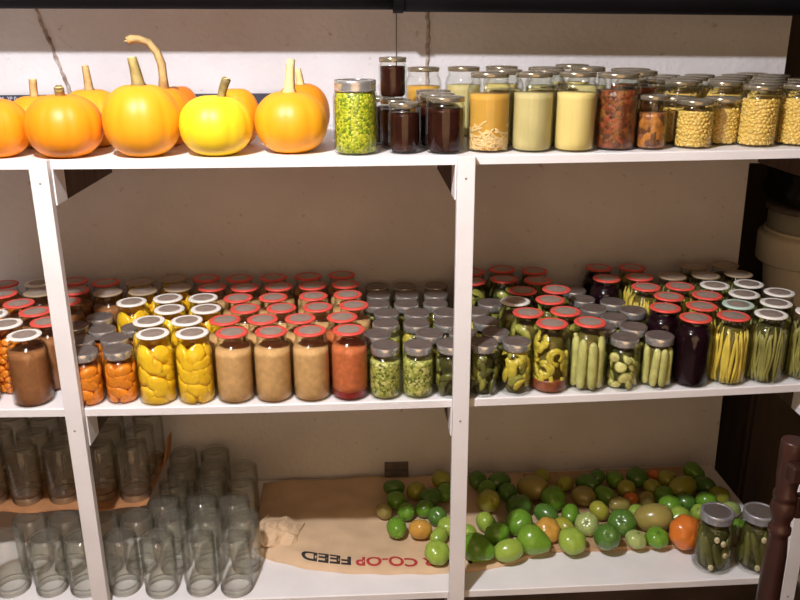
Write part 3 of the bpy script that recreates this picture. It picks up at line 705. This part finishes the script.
# ------------------------------------------------------------------ pumpkins
def pumpkin(x, y, a, b, m, stem, label, nr=10, seed=0, sx=0., sy=0., rz=0., squat=1.):
    R = random.Random(seed); root = thing('pumpkin', label, 'pumpkin', (x, y, zs(0, x)), 'pumpkins on the top shelf', rz)
    mb = MB(); seg, ring = 80, 30; vs = []; fs = []
    ph = R.uniform(0, 6)
    for j in range(ring + 1):
        t = PI * j / ring
        for k in range(seg):
            p = 2 * PI * k / seg
            rib = 1 - .015 * (1 - abs(math.sin(p * nr / 2 + ph))) ** 2 * 2 * math.sin(t) ** .6
            rr = a * math.sin(t) ** .86 * rib * (1 + .012 * math.sin(p + seed) )
            z = b * (1 + math.copysign(abs(math.cos(t)) ** .94, math.cos(t)))
            dip = math.exp(-(rr / (a * .22)) ** 2)
            if t < PI / 2: z -= dip * b * .13
            else: z += dip * b * .10; z = max(z, 0)
            vs.append((rr * math.cos(p), rr * math.sin(p), z))
    for j in range(ring):
        for k in range(seg):
            k2 = (k + 1) % seg; fs.append((j * seg + k, (j + 1) * seg + k, (j + 1) * seg + k2, j * seg + k2))
    zmin = min(v[2] for v in vs); vs = [(p[0], p[1], p[2] - zmin) for p in vs]
    mb.add(vs, fs, 0); link('flesh', mb.mesh('flesh', [m]), root)
    pts, rad, sm = stem
    mb = MB(); mb.tube([(p[0] + sx, p[1] + sy, p[2] + 2 * b - b * .16 - zmin) for p in pts], rad, 12, 0, None, .10)
    so = link('stem', mb.mesh('stem', [sm]), root)
    mb = MB(); e = pts[-1]; e2 = pts[-2]
    mb.ellip((e[0] + sx, e[1] + sy, e[2] + 2 * b - b * .16 - zmin), (Vector((rad[-1], 0, 0)), Vector((0, rad[-1], 0)), Vector((0, 0, .0015))), 12, 4)
    tag(link('cut_end', mb.mesh('cut_end', [M['stempale']]), so), 'pale cut end')
    return root
def st(h, lx, ly, m, r0=.012, r1=.0075, n=6):
    return ([(lx * (k / (n - 1)) ** 1.6, ly * (k / (n - 1)) ** 1.6, h * k / (n - 1)) for k in range(n)], [r0 * 1.35 if k == 0 else r0 + (r1 - r0) * (k / (n - 1)) ** .6 for k in range(n)], m)
PUMPS = [
 (-0.099, 0.072, 0.0670, 0.0603, M['pk'], st(.02, 0, 0, M['stem']), 'pumpkin cut off by the left edge of the picture', dict(seed=68, sx=0.000, sy=0.000)),
 (-0.067, 0.212, 0.0641, 0.0579, M['pk2'], st(.042, .002, 0, M['stem'], .008, .0075), 'small orange pumpkin half hidden between the two front left pumpkins', dict(seed=69, sx=0.000, sy=0.000)),
 (0.039, 0.068, 0.0769, 0.0649, M['pk'], st(.022, .003, -.010, M['stemgreen'], .008, .009), 'round orange pumpkin with a short cut stem, second from left in front', dict(seed=70, sx=0.000, sy=0.000)),
 (0.050, 0.222, 0.0691, 0.0646, M['pk2'], st(.058, -.003, 0, M['stem'], .010, .0065), 'pumpkin with a tall straight stem behind the gap left of the tallest pumpkin', dict(seed=71, sx=0.000, sy=0.000)),
 (0.196, 0.074, 0.0782, 0.0748, M['pk2'], st(.062, -.007, -.004, M['stemgreen'], .014, .0085), 'tallest orange pumpkin with an upright greenish stem, third from left in front', dict(seed=72, sx=0.000, sy=0.000)),
 (0.210, 0.232, 0.0607, 0.0655, M['pk'], ([(.0,0,0),(.001,0,.03),(.0,0,.06),(-.008,0,.085),(-.024,0,.105),(-.044,-.004,.112),(-.058,-.006,.112),(-.066,-.006,.108)],[.012,.0085,.0085,.008,.0078,.0075,.009,.010],M['stem']), 'pumpkin with a long curled stem behind the tallest pumpkin', dict(seed=73, sx=0.000, sy=0.000)),
 (0.212, 0.370, 0.0476, 0.0627, M['pk3'], st(.006, 0, 0, M['stem'], .006, .005), 'deep orange pumpkin farthest back between the tallest and the yellow pumpkin', dict(seed=76, sx=0.000, sy=0.000)),
 (0.346, 0.078, 0.0758, 0.0627, M['pky'], st(.042, .014, -.006, M['stemgreen'], .007, .0085), 'bright yellow pumpkin in the front row', dict(seed=74, sx=0.016, sy=-0.010)),
 (0.368, 0.232, 0.0520, 0.0643, M['pk2'], st(.004, 0, 0, M['stem'], .005, .005), 'golden pumpkin half hidden behind the right side of the yellow pumpkin', dict(seed=75, sx=0.000, sy=0.000)),
 (0.498, 0.105, 0.0770, 0.0655, M['pk2'], st(.072, .006, 0, M['stempale'], .013, .0075), 'orange pumpkin with a pale upright stem, nearest the green relish jar', dict(seed=77, sx=0.000, sy=0.000)),
 (0.511, 0.265, 0.0639, 0.0684, M['pk'], st(.040, -.006, .0, M['stempale'], .009, .007), 'deep orange pumpkin peeping out behind the rightmost front pumpkin', dict(seed=78, sx=0.000, sy=0.000)),
 (.340, .245, .046, .050, M['pk2'], st(.040, -.002, 0, M['stempale'], .006, .006), 'small pumpkin hidden behind the yellow one, its pale stem showing', dict(seed=4)),
]
for p in PUMPS: pumpkin(*p[:7], **p[7])

# dark strip standing at the back of the top shelf
ds = thing('dark_strip', 'long dark strip with faint lettering standing behind the pumpkins', 'strip', (0, WY - .012, zs(0, 0)))
mb = MB(); mb.box(-.6, .47, 0, .008, 0, .0865, 0, .001); link('strip_board', mb.mesh('strip_board', [M['darkboard']]), ds)
def text_mesh(s, size, bold=.0):
    cu = bpy.data.curves.new('lettering', 'FONT'); cu.body = s; cu.size = size; cu.offset = bold; cu.extrude = 0
    o = bpy.data.objects.new('lettering', cu); C.objects.link(o); bpy.context.view_layer.update()
    me = bpy.data.meshes.new_from_object(o.evaluated_get(bpy.context.evaluated_depsgraph_get()))
    bpy.data.objects.remove(o); return me
me = text_mesh('COM  3P 0', .014, .0004)
me.materials.append(M['greytext'])
o = link('lettering', me, ds, (-.312, -.0006, .073), (PI / 2, 0, 0))

# ------------------------------------------------------------------ paper feed sack under the tomatoes
def bag_front(x):
    P_ = [(.340, .205), (.40, .166), (.468, .136), (.54, .115), (.623, .101), (.75, .093), (.845, .090), (.95, .098), (1.05, .128), (1.128, .166)]
    for a, b in zip(P_, P_[1:]):
        if a[0] <= x <= b[0]:
            t = (x - a[0]) / (b[0] - a[0]); return a[1] + (b[1] - a[1]) * t
    return P_[0][1] if x < P_[0][0] else P_[-1][1]
def bag_h(x, y):
    fr = bag_front(x); e = min(1, max(0, (y - fr) / .035)) ; l = min(1, max(0, (x - .335) / .03))
    w_ = noise.noise(Vector((x * 7, y * 9, 1.3))) * .009 + noise.noise(Vector((x * 19, y * 23, 5.1))) * .0038
    open_ = math.exp(-((x - .40) / .07) ** 2) * math.exp(-((y - .27) / .06) ** 2) * .016
    fl = 1 if x < .74 else max(0., 1 - (x - .74) / .08)
    return .006 + .010 * e ** .5 * (.5 + .5 * l) + (w_ * e + open_) * fl
sack = thing('feed_sack', 'flattened brown paper feed sack lying on the bottom shelf under the tomatoes', 'sack', (.73, .3, zs(2, .73)))
def bp(x, y, h): return Vector((x - .73, y - .3, zs(2, x) - zs(2, .73) + h))
mb = MB(); nx, ny = 90, 44; vs = []; fs = []
for i in range(nx + 1):
    x = .330 + .798 * i / nx; fr = bag_front(x) + .002 * math.sin(x * 61)
    if x < .345: fr += .02
    for j in range(ny + 1):
        y = fr + (.548 - fr) * (j / ny) ** 1.25; vs.append(bp(x, y, bag_h(x, y)))
for i in range(nx):
    for j in range(ny):
        a = i * (ny + 1) + j; fs.append((a, a + ny + 1, a + ny + 2, a + 1))
nv = len(vs); rimidx = [i * (ny + 1) for i in range(nx + 1)] + [nx * (ny + 1) + j for j in range(1, ny + 1)] + [i * (ny + 1) + ny for i in range(nx - 1, -1, -1)] + [j for j in range(ny - 1, 0, -1)]
low = []
for q in rimidx: v = vs[q].copy(); v.z = bp(v.x + .73, 0, .0006).z; low.append(v)
for k in range(len(rimidx)):
    k2 = (k + 1) % len(rimidx); fs.append((rimidx[k2], rimidx[k], nv + k, nv + k2))
fs.append(tuple(nv + k for k in range(len(rimidx))))
mb.add(vs + low, fs, 0); link('paper_layers', mb.mesh('paper_layers', [M['kraft']]), sack)
# torn mouth of the sack at its left end
mb = MB(); fl = [[(.338, .205), (.345, .25), (.352, .30), (.36, .34)], [(.365, .195), (.375, .24), (.385, .29), (.39, .335)], [(.40, .20), (.41, .235), (.42, .28), (.425, .325)], [(.45, .205), (.455, .23), (.46, .27), (.47, .31)]]
hh = [[.012, .030, .042, .024], [.030, .058, .046, .026], [.016, .044, .050, .022], [.010, .020, .024, .016]]
NF = 13; vs = []; fs = []
def bil(tab, u, v):
    i, j = min(int(u), 2), min(int(v), 2); fu, fv = u - i, v - j
    g = lambda a, b: Vector(tab[a][b]) if isinstance(tab[a][b], tuple) else tab[a][b]
    return (g(i, j) * (1 - fu) + g(i + 1, j) * fu) * (1 - fv) + (g(i, j + 1) * (1 - fu) + g(i + 1, j + 1) * fu) * fv
for lay in (0, 1):
    for i in range(NF):
        for j in range(NF):
            u, v = 3 * i / (NF - 1), 3 * j / (NF - 1); p = bil(fl, u, v); h = bil(hh, u, v)
            cr = abs(noise.noise(Vector((u * 1.7, v * 1.3, 4.2)))) * .016 + noise.noise(Vector((u * 4, v * 4, 1))) * .004
            x = p.x + noise.noise(Vector((u * 2, v * 2, 9))) * .008; y = p.y + noise.noise(Vector((u * 2, v * 2, 19))) * .008
            vs.append(bp(x, y, h * .8 + cr + bag_h(x, y) * .3 - .0013 * lay))
for i in range(NF - 1):
    for j in range(NF - 1):
        a = i * NF + j; o2 = NF * NF; fs.append((a, a + NF, a + NF + 1, a + 1)); fs.append((o2 + a + 1, o2 + a + NF + 1, o2 + a + NF, o2 + a))
edge = [i * NF for i in range(NF)] + [(NF - 1) * NF + j for j in range(1, NF)] + [i * NF + NF - 1 for i in range(NF - 2, -1, -1)] + [j for j in range(NF - 2, 0, -1)]
for k in range(len(edge)): a, b = edge[k], edge[(k + 1) % len(edge)]; fs.append((b, a, a + NF * NF, b + NF * NF))
mb.add(vs, fs, 0, False); link('torn_flap', mb.mesh('torn_flap', [M['kraft']]), sack)
def print_on(s, x_from, x_to, yb, slope, height, m, bold):
    """lettering printed on the paper, upside down for someone in front of the shelf"""
    me = text_mesh(s, 1.0, bold); bm = bmesh.new(); bm.from_mesh(me)
    bmesh.ops.triangulate(bm, faces=bm.faces[:]); bmesh.ops.subdivide_edges(bm, edges=bm.edges[:], cuts=2)
    xs = [v.co.x for v in bm.verts]; x0, x1 = min(xs), max(xs)
    for v in bm.verts:
        t = (v.co.x - x0) / (x1 - x0); x = x_from + (x_to - x_from) * t; y = yb(x) - v.co.y / .7 * height
        v.co = bp(x, y, bag_h(x, y) + .0007)
    bmesh.ops.recalc_face_normals(bm, faces=bm.faces[:])
    bm.to_mesh(me); bm.free(); me.materials.append(m); return link('printed_lettering', me, sack)
base_y = lambda x: bag_front(x) + .047
tag(print_on('FEED', .600, .470, base_y, 0, .030, M['inkblack'], .03), 'black printed lettering')
tag(print_on('R CO-OP', .815, .612, base_y, 0, .030, M['inkred'], .03), 'red printed lettering')
mb = MB()
for (xa, ya, xb, yb, w_) in ((.905, .112, .955, .168, .006), (.862, .104, .880, .130, .006), (.868, .104, .850, .128, .005)):
    d = Vector((xb - xa, yb - ya, 0)).normalized(); nrm = Vector((-d.y, d.x, 0)) * w_; q = []
    for k in range(7):
        x = xa + (xb - xa) * k / 6; y = ya + (yb - ya) * k / 6
        for s_ in (-1, 1): q.append(bp(x + nrm.x * s_, y + nrm.y * s_, bag_h(x, y) + .0012))
    mb.add(q, [(2 * k, 2 * k + 1, 2 * k + 3, 2 * k + 2) for k in range(6)], 0)
for (cx, cy, r0, r1) in ((.962, .150, .014, .021), (.925, .158, .010, .016)):
    q = []
    for k in range(17):
        a = -1.2 + 4.4 * k / 16
        for rr in (r0, r1): x = cx + rr * math.cos(a); y = cy + rr * .8 * math.sin(a); q.append(bp(x, y, bag_h(x, y) + .0009))
    mb.add(q, [(2 * k, 2 * k + 1, 2 * k + 3, 2 * k + 2) for k in range(16)], 1)
link('printed_emblem', mb.mesh('printed_emblem', [M['inkblack'], M['inkred']]), sack)

tc = thing('cardboard_sheet', 'flat tan cardboard sheet under the tomatoes right of the sack', 'cardboard', (1.4, .35, zs(2, 1.4)))
mb = MB(); n = 20; vs = []; fs = []
for k in range(n + 1):
    x = 1.131 + .545 * k / n; z = zs(2, x) - zs(2, 1.4); fr = .160 - .012 * k / n
    for (y, h) in ((fr, .0008), (fr, .0128), (.55, .0128), (.55, .0008)): vs.append((x - 1.4, y - .35, z + h))
for k in range(n):
    for j in range(4): fs.append((k * 4 + j, k * 4 + (j + 1) % 4, (k + 1) * 4 + (j + 1) % 4, (k + 1) * 4 + j))
fs += [(3, 2, 1, 0), tuple(n * 4 + j for j in range(4))]
mb.add(vs, fs, 0, False); link('sheet', mb.mesh('sheet', [M['cardtan']]), tc)

# ------------------------------------------------------------------ tomatoes
def tomato_mesh(kind, seed):
    R = random.Random(seed); mb = MB(); n = R.choice((5, 6, 7)); ph = R.uniform(0, 6)
    amp = {'round': .012, 'ribbed': .030, 'plum': .010, 'pear': .02}[kind]
    def mod(d):
        a = math.atan2(d.y, d.x); s_ = math.sqrt(max(0, 1 - d.z * d.z))
        f = 1 + amp * math.cos(a * n + ph) * s_ - .16 * math.exp(-(s_ / .28) ** 2) * (1 if d.z > 0 else .25)
        if kind == 'pear' and d.z < 0: f += .42 * (-d.z) ** 7
        return f
    sz = {'round': .88, 'ribbed': .80, 'plum': 1.22, 'pear': .98}[kind]; sxy = {'plum': .86, 'pear': .95}.get(kind, 1)
    mb.ellip((0, 0, 0), (Vector((sxy, 0, 0)), Vector((0, sxy, 0)), Vector((0, 0, sz))), 36, 22, 0, None, mod)
    return mb, sz
TV = {}
def tomato(x, y, r, c, kind, rot, label, seed, scar=False):
    key = (kind, seed % 3, c)
    if key not in TV:
        mb, sz = tomato_mesh(kind, seed % 3 + 5); TV[key] = (mb.mesh('tomato', [M['t_' + c]]), sz)
    me, sz = TV[key]
    r *= 1.09; mat_ = Matrix.Rotation(rot[2], 4, 'Z') @ Matrix.Rotation(rot[0], 4, 'X') @ Matrix.Rotation(rot[1], 4, 'Y')
    low = min((mat_ @ (v.co * r)).z for v in me.vertices)
    base = zs(2, x) + (bag_h(x, y) if x < 1.128 else .0128)
    if x < 1.128:   # rest on the highest paper under the fruit
        base = zs(2, x) + max(bag_h(x + dx, y + dy) for dx in (-.008, 0, .008) for dy in (-.008, 0, .008)) - .001
    o = link('tomato', me, None, (x, y, base - low)); o.rotation_euler = mat_.to_euler(); o.scale = (r, r, r)
    tag(o, label, 'tomato', 'tomatoes ripening on the bottom shelf')
    if scar:
        m_ = MB(); vs = [(0, 0, .0)]; 
        for k in range(10):
            a = 2 * PI * k / 10; rr = .40 if k % 2 == 0 else .12; vs.append((rr * math.cos(a), rr * math.sin(a), .06 if k % 2 == 0 else .03))
        zt = sz * .80
        vs = [(p[0], p[1], zt + p[2] + .03) for p in vs]; low_ = [(p[0], p[1], p[2] - .05) for p in vs]
        fs = [(0, k, k % 10 + 1) for k in range(1, 11)] + [(11, 11 + k % 10 + 1, 11 + k) for k in range(1, 11)] + [(k, 11 + k, 11 + k % 10 + 1, k % 10 + 1) for k in range(1, 11)]
        m_.add(vs + low_, fs, 0, False); link('stem_scar', m_.mesh('stem_scar', [M['scar']]), o)
    return o
CN = {'g': 'green', 'l': 'light green', 'p': 'leaf green pointed', 'd': 'dark green', 'w': 'whitish green', 'y': 'yellow-green', 'b': 'brownish green', 'o': 'orange', 'r': 'red'}
SPEC = {5: ('pear', (1.35, 0, -1.95), False), 0: ('pear', (1.3, 0, -1.9), False), 9: ('ribbed', (.85, 0, -.35), True), 10: ('plum', (.85, .0, -.15), True), 11: ('ribbed', (.75, 0, -.3), True), 13: ('ribbed', (.35, 0, 0), True),
        14: ('plum', (1.35, 0, 1.35), False), 15: ('ribbed', (1.2, 0, .2), False), 6: ('ribbed', (.7, 0, .3), False), 8: ('ribbed', (.5, 0, .2), False), 16: ('pear', (1.4, 0, 1.9), False), 19: ('ribbed', (.4, 0, .5), False), 38: ('plum', (1.3, 0, .9), False), 36: ('plum', (1.0, 0, .2), False)}
bands = [(.175, 'front row'), (.255, 'second row'), (.335, 'third row'), (.412, 'fourth row'), (9, 'back row')]
def band(y):
    for k, (t, n) in enumerate(bands):
        if y < t: return k
cnt = {}
order = sorted(range(len(TOM)), key=lambda k: (TOM[k][0] > .86, band(TOM[k][1]), TOM[k][0]))
for k in order:
    x, y, r, c = TOM[k]; b_ = band(y); side = x > .86; cnt[(side, b_)] = cnt.get((side, b_), 0) + 1
    kind, rot, sc = SPEC.get(k, (rnd.choice(('round', 'round', 'ribbed', 'plum')), (rnd.uniform(-.9, .9), rnd.uniform(-.5, .5), rnd.uniform(0, 6)), rnd.random() < .25))
    if kind == 'plum' and k not in SPEC: rot = (1.4, 0, rot[2])
    lab = '%s tomato, %s from left in the %s %s of the centre post' % (CN[c], ORD[cnt[(side, b_)] - 1], bands[b_][1], 'right' if side else 'left')
    tomato(x, y, r, c, kind, rot, lab, k, sc)

# ------------------------------------------------------------------ bottom shelf: pickle jars, grey plate
jar('dillquart', 'dill', (1.528, .082, zs(2, 1.528)), 'jar of dark pickles with a dull grey band, left of the two by the tomatoes', 'pickle jars on the bottom shelf', seed=0, rz=.1)
jar('dillquart', 'dill', (1.634, .074, zs(2, 1.634)), 'jar of dark pickles with a shiny band, right of the two near the chair', 'pickle jars on the bottom shelf', seed=1, rz=.35)
mb = MB(); mb.box(-.037, .037, -.01, .009, 0, .022 , 0, .001); mb.box(-.037, .037, .003, .009, .022, .050, 0, .001)
tag(link('metal_plate', mb.mesh('metal_plate', [M['greybox']]), None, (.738, WY - .0095, zs(2, .74))), 'small grey metal plate against the wall behind the left tomatoes', 'plate')

# ------------------------------------------------------------------ right of the shelves: cabinet, pail, container, black bag
mb = MB(); mb.box(-.30, .30, -.22, .22, 0, .76, 0, .004); mb.box(-.32, .32, -.24, .24, .76, .79, 0, .004)
cb = thing('cabinet', 'dark wooden cabinet in the recess right of the shelves', 'cabinet', (2.16, .84, -1.42))
link('carcass', mb.mesh('carcass', [M['planks']]), cb)
for s_ in (-1, 1):
    mb = MB(); mb.box(.15 * s_ - .14, .15 * s_ + .14, -.236, -.221, .05, .72, 0, .003); link('cabinet_door', mb.mesh('cabinet_door', [M['planks']]), cb)
pz = -.63
pl = thing('plastic_pail', 'off-white plastic pail on the dark cabinet right of the shelves', 'pail', (2.105, .82, pz))
link('pail_body', lathed('pail_body', [(0, 0), (.128, 0), (.132, .006), (.152, .185), (.150, .19), (.147, .185), (.127, .01), (0, .01)], [M['pail']], 48), pl)
link('pail_rim', lathed('pail_rim', [(.152, .178), (.172, .178), (.176, .183), (.178, .262), (.174, .270), (.0, .274)], [M['pail']], 48), pl)
cz = pz + .2745
ct = thing('plastic_container', 'cloudy plastic container standing on the off-white pail', 'container', (2.105, .82, cz))
link('container_wall', lathed('container_wall', [(0, .001), (.150, .001), (.153, .006), (.156, .082), (.15, .082), (.148, .008), (0, .006)], [M['clearbox']], 48), ct)
link('container_base', lathed('container_base', [(.150, .0), (.160, .0), (.162, .010), (.156, .012), (.154, .005)], [M['pail']], 48), ct)
link('container_lid', lathed('container_lid', [(.157, .070), (.164, .072), (.164, .086), (.156, .089), (0, .089)], [M['greybox']], 48), ct)
mb = MB()
mb.ellip((0, 0, .055), (Vector((.17, 0, 0)), Vector((0, .13, 0)), Vector((0, 0, .062))), 32, 20, 0, None,
         lambda d: (1 / max(abs(d.x) ** 6 + abs(d.y) ** 6 + abs(d.z) ** 6, 1e-6)) ** (1 / 6) * (1 + .06 * noise.noise(d * 2.3)) * (1 - .16 * max(0, d.x) * max(0, d.z)))
bb = mb.mesh('black_bag', [M['blackbag']]); zl = min(v.co.z for v in bb.vertices)
tag(link('black_bag', bb, None, (2.12, .82, cz + .0895 - zl)), 'folded black bag lying on top of the plastic container', 'bag')

# ------------------------------------------------------------------ chair in the right foreground
ch = thing('wooden_chair', 'dark brown turned wooden chair standing in front of the shelves at right', 'chair', (1.64, -.35, -1.42))
def cpost(h, x, y, nm='back_post'):
    pr = [(.0, 0), (.016, 0), (.019, .02), (.020, .30), (.022, .42), (.020, .43), (.022, .44), (.0215, .62), (.0205, h - .245), (.0175, h - .21), (.0175, h - .20), (.021, h - .196), (.021, h - .186), (.0175, h - .182), (.017, h - .170), (.021, h - .16), (.0235, h - .145), (.021, h - .13), (.0175, h - .125), (.022, h - .12), (.022, h - .112), (.0185, h - .105), (.0215, h - .075), (.0225, h - .02), (.0222, h - .004), (.0215, h - .0015), (.0205, h - .0003), (.0195, h), (.0185, h), (0, h)]
    return link(nm, lathed(nm, pr, [M['chairwood']], 32), ch, (x, y, 0))
cpost(.965, -.205, 0); cpost(.965, .205, 0)
for s_ in (-1, 1):
    link('front_leg', lathed('front_leg', [(0, 0), (.014, 0), (.02, .1), (.022, .3), (.018, .33), (.022, .36), (.02, .43), (0, .43)], [M['chairwood']], 28), ch, (.19 * s_, -.38, 0))
mb = MB(); mb.box(-.225, .225, -.41, .02, .432, .462, 0, .008); link('seat', mb.mesh('seat', [M['chairwood']]), ch)
mb = MB(); mb.box(-.226, .215, -.046, -.0215, .897, .934, 0, .005); link('crest_rail', mb.mesh('crest_rail', [M['chairwood']]), ch)
for z0, z1 in ((.80, .85), (.56, .60)):
    mb = MB(); mb.box(-.186, .186, -.010, .010, z0, z1, 0, .005); link('back_rail', mb.mesh('back_rail', [M['chairwood']]), ch)
for k in range(5):
    link('spindle', lathed('spindle', [(0, .59), (.007, .59), (.010, .66), (.007, .72), (.011, .76), (.007, .81), (0, .81)], [M['chairwood']], 16), ch, (-.13 + .065 * k, 0, 0))
for (a, b) in (((-.19, -.38, .2), (-.205, 0, .2)), ((.19, -.38, .2), (.205, 0, .2)), ((-.197, -.19, .2), (.197, -.19, .2))):
    mb = MB(); mb.tube([a, b], .010, 12); link('stretcher', mb.mesh('stretcher', [M['chairwood']]), ch)
